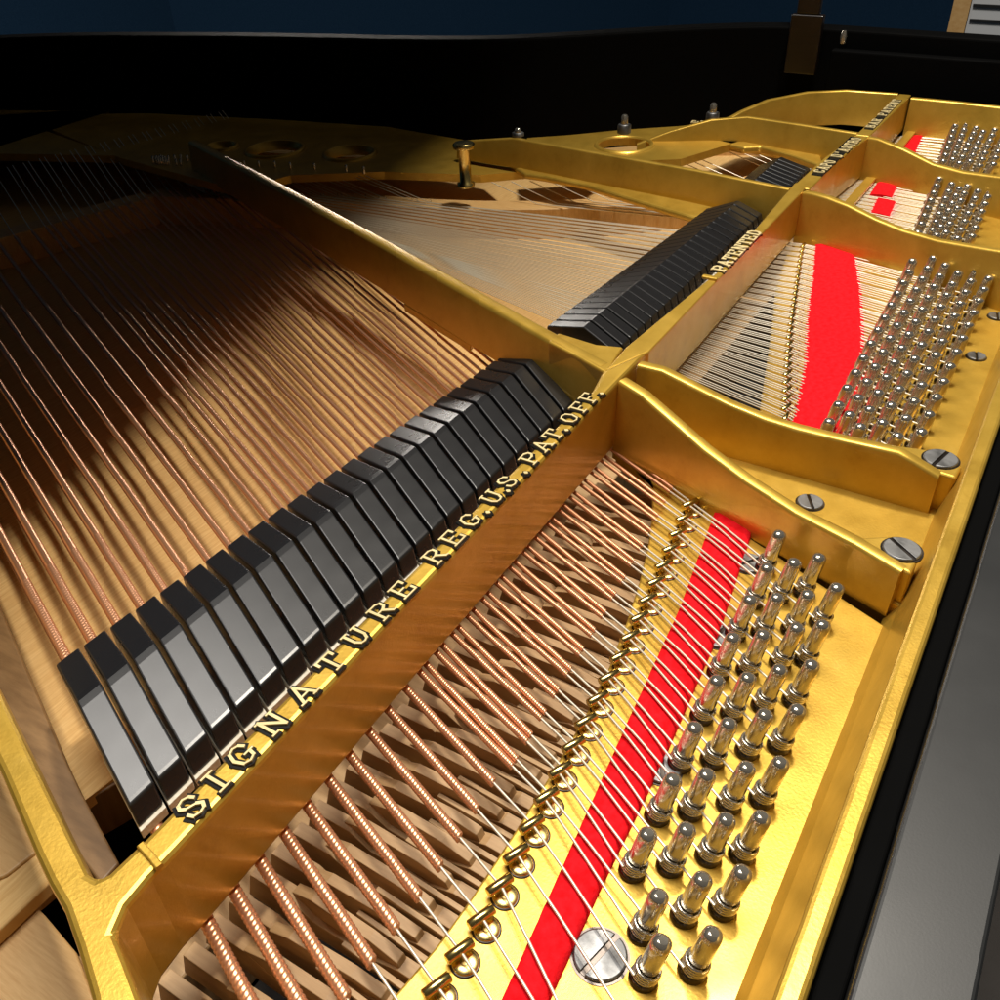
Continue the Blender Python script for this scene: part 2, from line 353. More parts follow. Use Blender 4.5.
# web below the gap between the two near ribs
m = MB(); y0r, y1r = .033, .062
m.add([(-.2, y0r, -.066), (4.8, y0r, -.066), (4.8, y1r, -.171), (-.2, y1r, -.171), (-.2, y1r + .02, -.21), (4.8, y1r + .02, -.21), (-.2, y0r, -.21), (4.8, y0r, -.21)],
      [(0, 1, 2, 3)[::-1], (3, 2, 5, 4)[::-1], (0, 6, 7, 1)[::-1], (6, 4, 5, 7)[::-1]])
obj('front_riser', m, GOLD, plate)
obj('front_ridge', MB().box(-.2, 4.8, 0, .0335, -.24, -.060), GOLD, plate, bevel=.009)
# tail struts
def strut(path, zt, zb, th, name='tail_strut'): return obj(name, MB().wall(path, zt, zb, th), GOLD, plate)
strut([(1.690, .80), (1.755, .962), (1.90, 1.31), (2.085, 1.75), (2.23, 2.10), (2.45, 2.63), (2.665, 3.15)], [-.001] * 4 + [-.004, -.01, -.02], -.140, .042)
obj('strut_flare', MB().prism([(1.655, .775), (1.72, .79), (1.79, .80), (1.772, .86), (1.785, .97), (1.732, .97), (1.70, .88)], -.13, -.0025), GOLD, plate, bevel=.006)
obj('strut_foot', MB().prism([(1.86, 1.28), (1.99, 1.60), (2.02, 1.60), (1.93, 1.30)], -.168, -.139), GOLD, plate, bevel=.006)
strut([(3.042, .80), (3.075, 1.0), (3.10, 1.15), (3.14, 1.5), (3.19, 1.93), (3.20, 2.2)], [-.001, -.001, -.001, -.003, -.004, -.05], -.115, .024)
obj('strut_flange', MB().prism([at(708, 221, -.11), at(640, 201, -.11), at(585, 184, -.11), at(545, 176, -.11), at(524, 173, -.11), (3.20, 1.96), (3.20, 1.90), (3.15, 1.5), (3.11, 1.15), (3.08, 1.0)], -.135, -.110), GOLD, plate, bevel=.011)
strut([(3.765, .77), (3.80, 1.0), (3.84, 1.22), (3.80, 1.36), (3.72, 1.5), (3.66, 1.62)], [-.001, -.001, -.004, -.02, -.06, -.11], -.14, .024)
obj('strut_flange', MB().prism([at(824, 166, -.10), at(790, 154, -.10), at(760, 146, -.10), at(744, 147, -.10), (3.80, 1.36), (3.845, 1.22), (3.81, 1.0), (3.79, .9)], -.13, -.10), GOLD, plate, bevel=.010)
strut([(4.42, .77), (4.40, .98), (4.31, 1.12), (4.15, 1.24), (3.99, 1.30), (3.9, 1.36)], [-.001, -.001, -.002, -.01, -.025, -.06], -.14, .024)
# tail web with its holes
def plate_with_holes(outer, holes, z0, z1):
    """outer polygon with round holes, cut by the boolean-free way: a bmesh triangulated fill"""
    import bmesh
    from mathutils.geometry import delaunay_2d_cdt
    pts = [Vector(p) for p in outer]; edges = [(i, (i + 1) % len(outer)) for i in range(len(outer))]
    for hx, hy, hr in holes:
        o = len(pts); n = 28
        pts += [Vector((hx + hr * math.cos(2 * math.pi * k / n), hy + hr * math.sin(2 * math.pi * k / n))) for k in range(n)]
        edges += [(o + k, o + (k + 1) % n) for k in range(n)]
    v2, e2, f2, _, _, _ = delaunay_2d_cdt(pts, edges, [], 1, 1e-5)
    fs = []
    for f in f2:
        c = sum((Vector(v2[i]) for i in f), Vector((0, 0))) / len(f)
        if any((c.x - hx) ** 2 + (c.y - hy) ** 2 < (hr * .99) ** 2 for hx, hy, hr in holes): continue
        fs.append(tuple(f))
    m = MB(); n = len(v2)
    m.add([(p.x, p.y, z1) for p in v2] + [(p.x, p.y, z0) for p in v2], fs + [tuple(n + i for i in f[::-1]) for f in fs])
    for k in (range(len(outer)),): pass
    def side(idx, inv):
        for a, b in zip(idx, idx[1:] + idx[:1]): m.add([(pts[a].x, pts[a].y, z1), (pts[b].x, pts[b].y, z1), (pts[b].x, pts[b].y, z0), (pts[a].x, pts[a].y, z0)], [(0, 1, 2, 3)])
    side(list(range(len(outer))), 0)
    o = len(outer)
    for _ in holes: side(list(range(o, o + 28)), 1); o += 28
    return m
zt = -.13
H = [(*at(275, 150, zt), .115), (*at(350, 154, zt), .10), (*at(222, 147, zt), .06)]
H2 = [(*at(624, 145, -.10), .105)]
tailpoly = [(2.52, 2.78), (2.75, 2.72), (2.95, 2.40), (3.08, 2.02), (3.20, 1.88), (3.45, 2.2), (3.50, 2.8), (3.38, 3.4), (3.2, 4.1), (2.9, 4.7), (2.62, 3.6)]
obj('tail_web', plate_with_holes(tailpoly, H, zt - .03, zt), GOLD, plate)
obj('tail_web', MB().prism([(2.9, 4.95), (3.15, 4.3), (3.05, 4.55), (2.7, 4.98), (2.1, 5.15), (1.45, 4.95), (.5, 3.9), (.8, 3.7), (1.6, 4.2), (2.4, 4.2), (2.63, 3.62)], zt - .03, zt + .001), GOLD, plate)
tp2 = [(3.21, 1.86), (3.32, 1.62), (3.5, 1.36), (3.82, 1.24), (3.9, 1.36), (4.3, 1.16), (4.43, .98), (4.53, .95), (4.50, 1.20), at(745, 110, -.1), at(715, 122, -.1), at(680, 126, -.1), at(620, 130, -.1), at(570, 135, -.1), at(527, 138, -.1)]
obj('tail_web', plate_with_holes(tp2, H2, -.13, -.10), GOLD, plate)
for hx, hy, hr in H: obj('hole_rim', MB().lathe((hx, hy, zt - .001), [(hr + .012, -.028), (hr + .02, 0), (hr + .012, .012), (hr, .010), (hr - .006, -.03)], 36, cap=False), GOLD, plate)
for hx, hy, hr in H2: obj('hole_rim', MB().lathe((hx, hy, -.101), [(hr + .02, 0), (hr + .013, .010), (hr + .002, .008), (hr, -.015)], 36, cap=False), GOLD, plate)
# hitch pins of the middle bay
hp0 = MB().lathe((0, 0, 0), [(.006, 0), (.006, .026), (.003, .03)], 8)
hpm = None
def hitch(x, y, z):
    global hpm
    if hpm is None:
        o = obj('hitch_pin', hp0, NICKEL, plate, loc=(0, 0, 0)); hpm = o
    else:
        o = hpm.copy(); COL.objects.link(o)
    o.location = Vector((x, y, z)) * K - plate.location
# text, drawn as slab-serif strokes
GL = {
 'S': [[(.8, .72), (.72, .9), (.5, 1), (.25, .92), (.18, .75), (.3, .58), (.68, .42), (.82, .25), (.72, .07), (.48, 0), (.25, .08), (.18, .3)]],
 'I': [[(.5, 0), (.5, 1)], [(.25, 0), (.75, 0)], [(.25, 1), (.75, 1)]],
 'G': [[(.82, .72), (.72, .92), (.5, 1), (.25, .9), (.13, .5), (.25, .1), (.5, 0), (.75, .1), (.8, .38)], [(.55, .4), (.95, .4)]],
 'N': [[(.2, 0), (.2, 1), (.8, 0), (.8, 1)], [(.05, 0), (.36, 0)], [(.05, 1), (.25, 1)], [(.64, 1), (.95, 1)]],
 'A': [[(.15, 0), (.5, 1), (.85, 0)], [(.28, .33), (.72, .33)], [(0, 0), (.3, 0)], [(.7, 0), (1, 0)]],
 'T': [[(.5, 0), (.5, 1)], [(.1, .75), (.1, 1), (.9, 1), (.9, .75)], [(.32, 0), (.68, 0)]],
 'U': [[(.2, 1), (.2, .3), (.32, .06), (.5, 0), (.68, .06), (.8, .3), (.8, 1)], [(.04, 1), (.36, 1)], [(.64, 1), (.96, 1)]],
 'R': [[(.2, 0), (.2, 1), (.6, 1), (.8, .88), (.8, .64), (.6, .5), (.2, .5)], [(.52, .5), (.8, .05), (.95, 0)], [(.04, 0), (.38, 0)], [(.04, 1), (.2, 1)]],
 'E': [[(.2, 0), (.2, 1)], [(.04, 1), (.82, 1), (.82, .74)], [(.2, .5), (.6, .5)], [(.04, 0), (.86, 0), (.86, .28)]],
 'P': [[(.22, 0), (.22, 1), (.62, 1), (.82, .86), (.82, .62), (.62, .48), (.22, .48)], [(.04, 0), (.42, 0)], [(.04, 1), (.22, 1)]],
 'O': [[(.5, 0), (.25, .1), (.13, .5), (.25, .9), (.5, 1), (.75, .9), (.87, .5), (.75, .1), (.5, 0)]],
 'F': [[(.22, 0), (.22, 1)], [(.04, 1), (.84, 1), (.84, .74)], [(.22, .5), (.62, .5)], [(.04, 0), (.42, 0)]],
 'D': [[(.2, 0), (.2, 1), (.55, 1), (.8, .8), (.85, .5), (.8, .2), (.55, 0), (.05, 0)]],
 'C': [[(.82, .72), (.72, .92), (.5, 1), (.25, .9), (.13, .5), (.25, .1), (.5, 0), (.75, .1), (.85, .28)]],
 'B': [[(.05, 0), (.2, 0), (.2, 1), (.6, 1), (.78, .88), (.75, .62), (.55, .52), (.2, .52)], [(.55, .52), (.82, .4), (.82, .12), (.6, 0), (.2, 0)]],
 "'": [[(.5, .7), (.5, 1)]],
 '.': [[(.42, .0), (.5, .08), (.58, 0), (.5, -.06), (.42, 0)]],
 'L': [[(.2, 1), (.2, 0), (.84, 0), (.84, .28)], [(.04, 1), (.4, 1)]],
}
def letter(ch, x, y, w, h, z, ang, lw, hgt=.0028):
    m = MB(); ca, sa = math.cos(ang), math.sin(ang)
    for st in GL[ch]:
        P = [((u - .5) * w, (v - .5) * h) for u, v in st]
        for a, b in zip(P[:-1], P[1:]):
            dx, dy = b[0] - a[0], b[1] - a[1]; L = math.hypot(dx, dy) or 1
            thick = lw * (1.0 if abs(dy) > abs(dx) * .6 else .62)
            nx, ny = dy / L * thick / 2, -dx / L * thick / 2; ex, ey = dx / L * thick * .3, dy / L * thick * .3
            q = [(a[0] - ex + nx, a[1] - ey + ny), (b[0] + ex + nx, b[1] + ey + ny), (b[0] + ex - nx, b[1] + ey - ny), (a[0] - ex - nx, a[1] - ey - ny)]
            q = [(x + u * ca - v * sa, y + u * sa + v * ca) for u, v in q]
            m.prism(q, z - .002, z + hgt + random.random() * .0006)
    return m
def raised(ch, x, y, w, h, ang, lw=.0062, z=0.0):
    g = obj('raised_letter', letter(ch, x, y, w, h, z, ang, lw * 1.9, .0016), INK, plate)
    f = obj('letter_face', letter(ch, x, y, w, h, z + .0016, ang, lw * (.62 if x < 2.2 else 1.15), .0034), GOLDL, g)
    return g
txt = [('S', 190, 807), ('I', 214, 782), ('G', 241, 756), ('N', 272, 725), ('A', 302, 695), ('T', 329, 664), ('U', 353, 637), ('R', 380, 612), ('E', 402, 591),
       ('R', 435, 558), ('E', 451, 539), ('G', 467, 521), ('.', 479, 511), ('U', 489, 498), ('.', 499, 490), ('S', 505, 483), ('.', 518, 472), ('P', 528, 459), ('A', 540, 447), ('T', 551, 436), ('.', 559, 430), ('O', 566, 419), ('F', 577, 408), ('F', 588, 399), ('.', 596, 394)]
for ch, px, py in txt:
    x = at(px, py)[0]; t = (x - .32) / (1.55 - .32); yb = .735 + .024 * t
    raised(ch, x, yb, .037 if ch != '.' else .020, .034, .0, .0078)
def line_text(s, x0, x1, y0, y1, w, h, lw=.006):
    n = len(s)
    for i, ch in enumerate(s):
        if ch == ' ': continue
        t = (i + .5) / n; raised(ch, x0 + (x1 - x0) * t, y0 + (y1 - y0) * t, w, h, 0, lw, -.0018)
line_text('PATENTED', 2.29, 2.62, .763, .768, .036, .034, .007)
line_text("CAPO D'ASTRO", 3.22, 3.68, .764, .750, .030, .034)
line_text('BAR PATENT', 3.83, 4.30, .745, .745, .036, .030)
obj('lettering_field', MB().box(3.20, 3.70, .742, .780, -.0025, -.0010), INK, plate)
obj('lettering_field', MB().box(3.82, 4.31, .728, .762, -.0025, -.0010), INK, plate)
obj('bar_moulding', MB().box(2.235, 2.252, .742, .786, -.003, .006), GOLD, plate, bevel=.004)
obj('bar_moulding', MB().wall([at(160, 868), at(152, 858), at(141, 846)], [.006] * 3, -.002, .010, 0), GOLD, plate)
x, y = at(698, 131, -.10)
for i, ch in enumerate('SCALE'): raised(ch, x + i * .045 - .06, y + i * .012, .04, .05, .2, .008, -.10)
# ================================================================== tail nuts and post
def bolt(px, py, z, r, h, label):
    x, y = at(px, py, z)
    t = thing('plate_bolt', label, 'bolt', (x, y, z), 'bolts on the plate tail')
    obj('nut', MB().lathe((x, y, z), [(r * 1.5, 0), (r * 1.5, h * .45), (r * 1.3, h * .5)], 6), SCREWM, t)
    obj('stud', MB().lathe((x, y, z), [(r * .8, h * .5), (r * .8, h * .9), (r * .5, h)], 12), NICKEL, t)
bolt(624, 133, -.04, .018, .07, 'silver bolt beside the round hole behind the middle strut')
bolt(712, 121, -.04, .018, .07, 'silver bolt at the dark far edge beside the third strut')
bolt(518, 136, -.003, .016, .03, 'small bolt on the dark far tip of the middle strut')
x, y = at(466, 186, -.13)
po = thing('brass_post', 'tall brass post with cap standing on the dark tail of the plate', 'post', (x, y, -.13))
obj('shaft', MB().lathe((x, y, -.13), [(.034, 0), (.034, .012), (.022, .016), (.022, .14), (.026, .142)], 20), BRASS, po)
obj('cap', MB().lathe((x, y, .012), [(.040, 0), (.042, .012), (.036, .018)], 20), BRASS, po)
# ================================================================== strings, agraffes, pins, dampers of the bass
NB = 26
def bfoot(i): return .339 + .0521 * i, .722 + .001 * i
def bagr(i):
    x = .215 + .0524 * i
    return x, (.400 if x < .55 else .400 + .041 * ((x - .55) / .45) if x < 1.0 else .441 + .067 * ((x - 1.0) / .525) ** 1.2)
def bslope(i): return .385 + .19 * (i / 25) ** 1.1
# --- pins (tips measured on the photo)
tips = [(782, 532), (822, 555), (797, 560), (770, 565), (840, 585), (811, 592), (780, 595), (753, 597), (826, 622), (800, 625), (766, 632), (736, 635), (815, 662), (783, 667), (751, 675), (720, 678),
        (801, 707), (768, 712), (732, 721), (698, 725), (784, 760), (750, 765), (710, 772), (676, 777), (765, 815), (730, 817), (690, 827), (651, 832), (746, 870), (706, 877), (662, 894), (716, 932), (665, 940)]
LEAN = (.012, -.018)
pinpos = []
for p in tips:
    a = at(p[0], p[1], -.108); pinpos.append((a[0] - LEAN[0], a[1] - LEAN[1]))
for k in range(3):
    pinpos += [(.490 - .094 * k, .118), (.452 - .094 * k, .190), (.425 - .094 * k, .262)]
pinpos.sort(key=lambda p: p[0] + .62 * (.45 - p[1]))
def make_pin(loc, label, group, z, bay):
    t = thing('tuning_pin', label, 'tuning pin', (*loc, z), group)
    ax = Vector((LEAN[0], LEAN[1], .1)).normalized(); c = Vector((*loc, z))
    obj('shank', MB().lathe(c, [(.0128, -.005), (.0128, .030), (.0142, .033), (.0140, .080), (.0130, .0875), (.0105, .0915), (.006, .0935)], 20, ax, sq=[0, 0, .05, .25, .2, .1, 0]), NICKEL, t)
    m = MB(); w = ax.cross(Vector((1, 0, 0))).normalized(); u = w.cross(ax)
    path = [c + ax * (.010 + .018 * k / 60) + (u * math.cos(k * .377 * 1.0) + w * math.sin(k * .377)) * .0158 for k in range(61)]
    m.tube(path, .0027, 6); obj('coil', m, NICKEL, t)
    m = MB(); m.lathe(c, [(.0195, .0), (.0195, .003), (.0175, .010), (.012, .011)], 20, ax); obj('bushing', m, DARKST, t)
    return t
PIN0 = make_pin(pinpos[0], 'x', 'tuning pins of the bass bay', ZW, 0)
def rowname(y):
    return 'nearest the red felt' if y > .265 else 'second from the felt' if y > .215 else 'third from the felt' if y > .155 else 'nearest the front edge'
bass_str = []     # (note, index in note)
for i in range(NB):
    if i < 10: bass_str.append((i, 0, 1))
    else: bass_str += [(i, 0, 2), (i, 1, 2)]
order = {}
for k, p in enumerate(pinpos):
    near = 41 - k
    lab = 'nickel tuning pin of the bass bay, %s counting from the gold rib beside the middle bay, in the row %s' % (ORD[near], rowname(p[1]))
    lab = '%s nickel tuning pin from the near gold rib, bass row %s' % (ORD[near], rowname(p[1]))
    if k == 0: PIN0['label'] = lab
    else: clone(PIN0, (*p, ZW), lab)
# --- strings
def ringpath(pts, r, pitch, n=8):
    path = []; Rr = []
    for (a, fa), (b, fb) in zip(pts[:-1], pts[1:]):
        L = (b - a).length
        if fa and (fb or b is pts[-1][0]) and fb:
            N = max(2, int(L / pitch))
            for k in range(N):
                for f, q in ((0, .88), (.22, .98), (.5, 1.0), (.78, .98)): path.append(a + (b - a) * ((k + f) / N)); Rr.append(r * q)
        else: path.append(a); Rr.append(r * .97)
    path.append(pts[-1][0]); Rr.append(r * .9)
    return MB().tube(path, Rr, n, True, pitch * .55)
def ringtube(a, b, r, pitch, n=8):
    A, B = Vector(a), Vector(b); L = (B - A).length; N = max(2, int(L / pitch)); path = []; R = []
    for k in range(N):
        for f, q in ((0, .84), (.25, 1.0), (.62, 1.0)):
            path.append(A + (B - A) * ((k + f) / N)); R.append(r * q)
    path.append(B); R.append(r * .8)
    return MB().tube(path, R, n)
for si, (i, j, nn) in enumerate(bass_str):
    fx_, fy = bfoot(i); ax_, ay = bagr(i); s = bslope(i)
    off = (j - .5) * .0200 if nn == 2 else 0
    r = .0104 - .0003 * i if nn == 1 else .0064 - .00013 * (i - 10)
    zS = ZSB
    foot = Vector((fx_ + off, fy, zS)); agr = Vector((ax_ + off * .62, ay, ZW + .016))
    yb = 3.5 - .012 * i; far = Vector((fx_ + off * 1.3 + s * (yb - fy), yb, -.205)); end = far + Vector((s * .5, .5, .09))
    d = (agr - foot); wend = foot + d * (.72 if i < 10 else .76)
    mid = Vector((fx_ + off * 1.3 + s * (1.30 - fy), 1.30, zS - .003)); wfar = far - Vector((s * .05, .05, 0))
    lab = 'copper wound bass string, %s from the open left side%s' % (ORD[i], '' if nn == 1 else (', left of its pair' if j == 0 else ', right of its pair'))
    t = thing('bass_string', lab, 'string', tuple(foot), 'copper wound bass strings')
    m = ringpath([(wend, 1), (foot, 1), (foot + (mid - foot), 1 if i < 6 else 0)] + ([(mid + (wfar - mid) * .12, 1), (wfar, 0)] if i < 5 else [(wfar, 0)]), r, r * .78, 10 if i < 12 else 6)
    obj('winding', m, COPPER, t)
    # steel core: front part over the agraffe and the felt to the pin, back part to the hitch
    pin = pinpos[si]
    dirv = (Vector((pin[0], pin[1], 0)) - Vector((agr.x, agr.y, 0))).normalized(); side = Vector((-dirv.y, dirv.x, 0)) * -.0142
    pe_ = Vector((pin[0], pin[1], ZW + .020)) + side - dirv * .002
    over = agr.lerp(pe_, .33); over.z = ZW + .0215
    m = MB().tube([wend - d * .03, agr, over, pe_],   .0023, 6); m2 = MB().tube([wfar - Vector((s * .03, .03, 0)), far, end], .0022, 5)
    obj('core', m, STEEL, t); obj('core', m2, STEEL, t)
# --- agraffes
def make_agraffe(loc, label, group, z, ang, scale=1.0):
    t = thing('agraffe', label, 'agraffe', (*loc, z), group); x, y = loc; q = scale; t.rotation_euler = (0, 0, ang)
    obj('flange', MB().lathe((x, y - .007 * q, z), [(.0180 * q, -.002), (.0180 * q, .0030), (.0165 * q, .0048), (.004 * q, .0030)], 28), BRASS, t)
    obj('seat_ring', MB().lathe((x, y - .007 * q, z), [(.0205 * q, -.002), (.0205 * q, .0012), (.0182 * q, .0014)], 28), DARKST, t)
    w = .0205 * q
    m = MB().tube([(x - w, y + .004 * q, z + .0155 * q), (x - w * .93, y + .004 * q, z + .0155 * q), (x + w * .93, y + .004 * q, z + .0155 * q), (x + w, y + .004 * q, z + .0155 * q)], [.0060 * q, .0078 * q, .0078 * q, .0060 * q], 16)
    m.lathe((x, y + .002 * q, z), [(.0075 * q, .001), (.0060 * q, .012)], 12)
    obj('head', m, BRASS, t)
    return t
AG = None
for i in range(NB):
    x, y = bagr(i); lab = 'brass agraffe in the bass row, %s from the near gold rib' % ORD[25 - i]
    if AG is None: AG = make_agraffe((x, y), lab, 'brass agraffes of the bass bay', ZW, -.36)
    else: clone(AG, (x, y, ZW), lab, (0, 0, -.36 - .004 * i))
# --- red felt
def felt(L, R, z, h, label, name='felt_strip', wav=0):
    n = len(L); m = MB(); vs = []
    for (l, r) in zip(L, R):
        for t, q in ((0, 0), (0.02, .75), (.14, 1), (.5, 1.08), (.86, 1), (.98, .75), (1, 0)):
            vs.append((l[0] + (r[0] - l[0]) * t, l[1] + (r[1] - l[1]) * t, z + h * q * (1 + wav * random.uniform(-.14, .14))))
    m.add(vs, [(i * 7 + k, i * 7 + k + 1, (i + 1) * 7 + k + 1, (i + 1) * 7 + k)[::-1] for i in range(n - 1) for k in range(6)], True)
    m.add(vs[:7], [tuple(range(7))]); m.add(vs[-7:], [tuple(range(7))[::-1]])
    return tag(obj(name, m, RED, loc=(*L[n // 2], z)), label, 'felt strip', 'red felt strips under the strings')
def interp(pts, n):
    out = []
    for k in range(n):
        t = k / (n - 1) * (len(pts) - 1); i = min(int(t), len(pts) - 2); f = t - i
        out.append(tuple(a + (b - a) * f for a, b in zip(pts[i], pts[i + 1])))
    return out
Lp = [(.28, .31), (.512, .332), (.702, .353), (.897, .375), (1.224, .41), (1.546, .462)]
Rp = [(.26, .262), (.475, .274), (.66, .287), (.88, .297), (1.20, .323), (1.515, .370)]
felt(interp(Lp, 90), interp(Rp, 90), ZW, .0155, 'long bright red felt strip under the bass strings by the agraffes', wav=1)
# --- dampers
def damper_meshes(loc, m_, w, zs, crest=.102, ln=.300, cf=.61):
    """head block with felt; runs along the string direction from y0 to y0+ln"""
    x0, y0 = loc
    def P(y, s, z): return (x0 + m_ * y + s * w / 2, y0 + y, z)
    def block(prof, w_):
        mb = MB(); n = len(prof)
        vs = [(x0 + m_ * y + s * w_ / 2, y0 + y, z) for s in (-1, 1) for y, z in prof]
        mb.add(vs, [tuple(range(n)), tuple(range(n, 2 * n))[::-1]] + [(k, n + k, n + (k + 1) % n, (k + 1) % n) for k in range(n)]); return mb
    b = zs + .022
    head = block([(0, b), (.012, zs + .060), (.02, zs + .063), (ln * (cf - .04), zs + crest - .002), (ln * cf, zs + crest), (ln * (cf + .04), zs + crest - .004), (ln, zs + .050), (ln, b)], w)
    fel = block([(-.006, zs + .004), (-.006, b - .0005), (ln * .42, b - .0005), (ln * .40, zs + .004)], w * 1.03)
    fel2 = block([(ln * .56, zs + .004), (ln * .55, b - .0005), (ln + .003, b - .0005), (ln + .003, zs + .004)], w * .96)
    return head, fel, fel2
def make_damper(loc, m_, w, zs, label, group, crest=.102, ln=.30, cf=.61):
    t = thing('damper', label, 'damper', (*loc, zs), group)
    h, f1, f2 = damper_meshes(loc, m_, w, zs, crest, ln, cf)
    obj('head', h, DAMP, t, bevel=.0036); obj('felt', f1, WHITE, t, bevel=.001); obj('felt', f2, WHITE, t)
    x, y = loc
    obj('wire', MB().tube([(x + m_ * ln * .5, y + ln * .5, zs - .25), (x + m_ * ln * .5, y + ln * .5, zs + .03)], .0025, 6), STEEL, t)
    return t
for i in range(NB):
    fx_, fy = bfoot(i); y0 = .893 - .0012 * i; s = bslope(i)
    xx = fx_ + s * (y0 - fy)
    make_damper((xx, y0), s, .0465, ZSB + .004 - .0, 'black bass damper head, %s from the near left end of the row' % ORD[i], 'black damper heads over the bass strings', .102, .355 - .0026 * i, .56)
# ================================================================== middle bay and treble strings
NT = 27
def tagr(i):      # i from 0 (next to the near rib) to 26
    t = i / 26; x = 1.915 + 1.055 * t
    pts = [(1.9, .425), (2.1, .485), (2.349, .555), (2.65, .63), (2.85, .68), (3.0, .715)]
    for a, b in zip(pts[:-1], pts[1:]):
        if a[0] <= x <= b[0]: return x, a[1] + (b[1] - a[1]) * (x - a[0]) / (b[0] - a[0])
    return x, .71
def tslope(x):
    pts = [(1.8, .34), (1.93, .325), (2.04, .295), (2.29, .15), (2.5, .065), (2.72, -.01), (2.96, -.04), (3.3, -.05), (4.6, -.06)]
    for a, b in zip(pts[:-1], pts[1:]):
        if a[0] <= x <= b[0]: return a[1] + (b[1] - a[1]) * (x - a[0]) / (b[0] - a[0])
    return -.05
AGT = None; PT = None
MIDX = []
def unison(x_f, y_f, m_, k): return x_f + (k - 1) * .0135
COLY = [.345, .303, .262, .221, .180, .140]
pins_t = []
for i in range(NT):
    ax_, ay = tagr(i); s = tslope(ax_ + .05)
    lab = 'small brass agraffe in the middle bay, %s from the near end' % ORD[i]
    if AGT is None: AGT = make_agraffe((ax_, ay), lab, 'brass agraffes of the middle bay', ZT, 0, .9)
    else: clone(AGT, (ax_, ay, ZT), lab, (0, 0, -math.atan(s)))
    row = i // 2; half = i % 2
    for k in range(3):
        c = 2 * k + half
        xr = 1.822 + .0826 * row + (.040 if c % 2 else 0)
        py = COLY[c] + (.006 if row > 11 and c == 0 else 0)
        yfix = -.03 * max(0, (12 - row) / 12) * (1 if c == 0 else .6 if c == 1 else .35 if c == 2 else .2)
        pyy = py + yfix + .018; pxx = xr + (.0 if c > 0 else -.01)
        lab = 'middle bay nickel tuning pin, %s column from the felt, %s row from near rib' % (ORD[c], ORD[row])
        if PT is None: PT = clone(PIN0, (pxx, pyy, ZT), lab); PT['group'] = 'tuning pins of the middle bay'
        else: clone(PT, (pxx, pyy, ZT), lab)
        a = Vector((ax_ + (k - 1) * .0100, ay + .004, ZT + .016))
        pe_ = Vector((pxx - .012, pyy + .004, ZT + .020)); ov = a.lerp(pe_, .35); ov.z = ZT + .0185
        by = bridge_y(tbp, a.x + s * (.75 - ay), s) or 1.2
        xb = lambda y: a.x + s * (y - ay)
        far = Vector((xb(by), by, -.209)); end = Vector((xb(by + .30), by + .30, -.14))
        far.x += (1 - k) * .0036; end.x += (1 - k) * .0036
        m = MB().tube([pe_, ov, a, a.lerp(far, .12), far, end], [.0019, .0019, .0019, .0016, .0014, .0014], 5)
        o = obj('steel_string', m, STEEL, loc=tuple(a))
        tag(o, '%s steel string of the %s note in the middle bay, counted from near rib' % (['leftmost', 'middle', 'rightmost'][k], ORD[i]), 'string', 'steel strings of the middle bay')
        MIDX.append((far, end))
for a, b in MIDX[::2]: hitch(b.x, b.y + .004, -.1325)
n0 = None
for q, (a, b) in enumerate(MIDX):
    if n0 is None: n0 = obj('bridge_pin', MB().lathe((a.x, a.y, -.213), [(.0028, 0), (.0028, .014)], 6), NICKEL, tb, loc=(a.x, a.y, -.213))
    else:
        c = n0.copy(); COL.objects.link(c); c.location = Vector((a.x + .006, a.y + .02 * (q % 2), -.213)) * K - tb.location
felt(interp([(1.80, .412), (1.93, .418), (2.2, .476), (2.45, .546), (2.7, .606), (2.9, .658), (3.03, .69)], 80), interp([(1.80, .285), (1.93, .290), (2.2, .325), (2.45, .385), (2.7, .455), (2.9, .52), (3.03, .56)], 80), ZT, .0235, 'wide red felt strip under the steel strings of the middle bay', wav=.25)
for i in range(25):
    x = 1.880 + .0468 * i; s = tslope(x); y0 = .862
    make_damper((x + s * .12, y0), s * .9, .0400, ZST + .004, 'black damper head of the middle bay, %s from its near end' % ORD[i], 'black damper heads of the middle bay', .092, .245 - .0018 * i, .48)
# treble bays
def treble(x0, x1, nn, agy, pin_x0, pin_x1, cols, group, word, damp):
    P1 = None
    for i in range(nn):
        t = i / (nn - 1); x = x0 + (x1 - x0) * t; s = tslope(x); row = i // 2; half = i % 2
        for k in range(3):
            c = 2 * k + half; rows = (nn + 1) // 2
            pxx = pin_x0 + (pin_x1 - pin_x0) * row / (rows - 1) + (.038 if c % 2 else 0); pyy = cols[c] + .05 * (row / (rows - 1)) * (1 if c == 0 else .8 if c == 1 else .5) + .018
            lab = '%s treble bay nickel tuning pin, %s column from felt, %s row from near rib' % (word, ORD[c], ORD[row])
            if P1 is None: P1 = clone(PIN0, (pxx, pyy, ZT), lab); P1['group'] = group
            else: clone(P1, (pxx, pyy, ZT), lab)
            a = Vector((x + (k - 1) * .011, agy, ZT + .014)); pe_ = Vector((pxx - .012, pyy + .004, ZT + .02))
            ov = a.lerp(pe_, .3); ov.z = ZT + .0185
            by = bridge_y(tbp, x, s) or 1.0; far = Vector((x + s * (by - agy), by, -.209)); end = far + Vector((s * .2, .2, .06))
            o = obj('steel_string', MB().tube([pe_, ov, a, far, end], .0019, 5), STEEL, loc=tuple(a))
            tag(o, '%s steel string of the %s note in the %s treble bay, from near rib' % (['leftmost', 'middle', 'rightmost'][k], ORD[i], word), 'string', 'steel strings of the %s treble bay' % word)
        if i < damp: make_damper((x + .0, .86), s, .035, ZST + .004, 'black damper head of the first treble bay, %s from its near end' % ORD[i], 'black damper heads of the first treble bay', .09, .20)
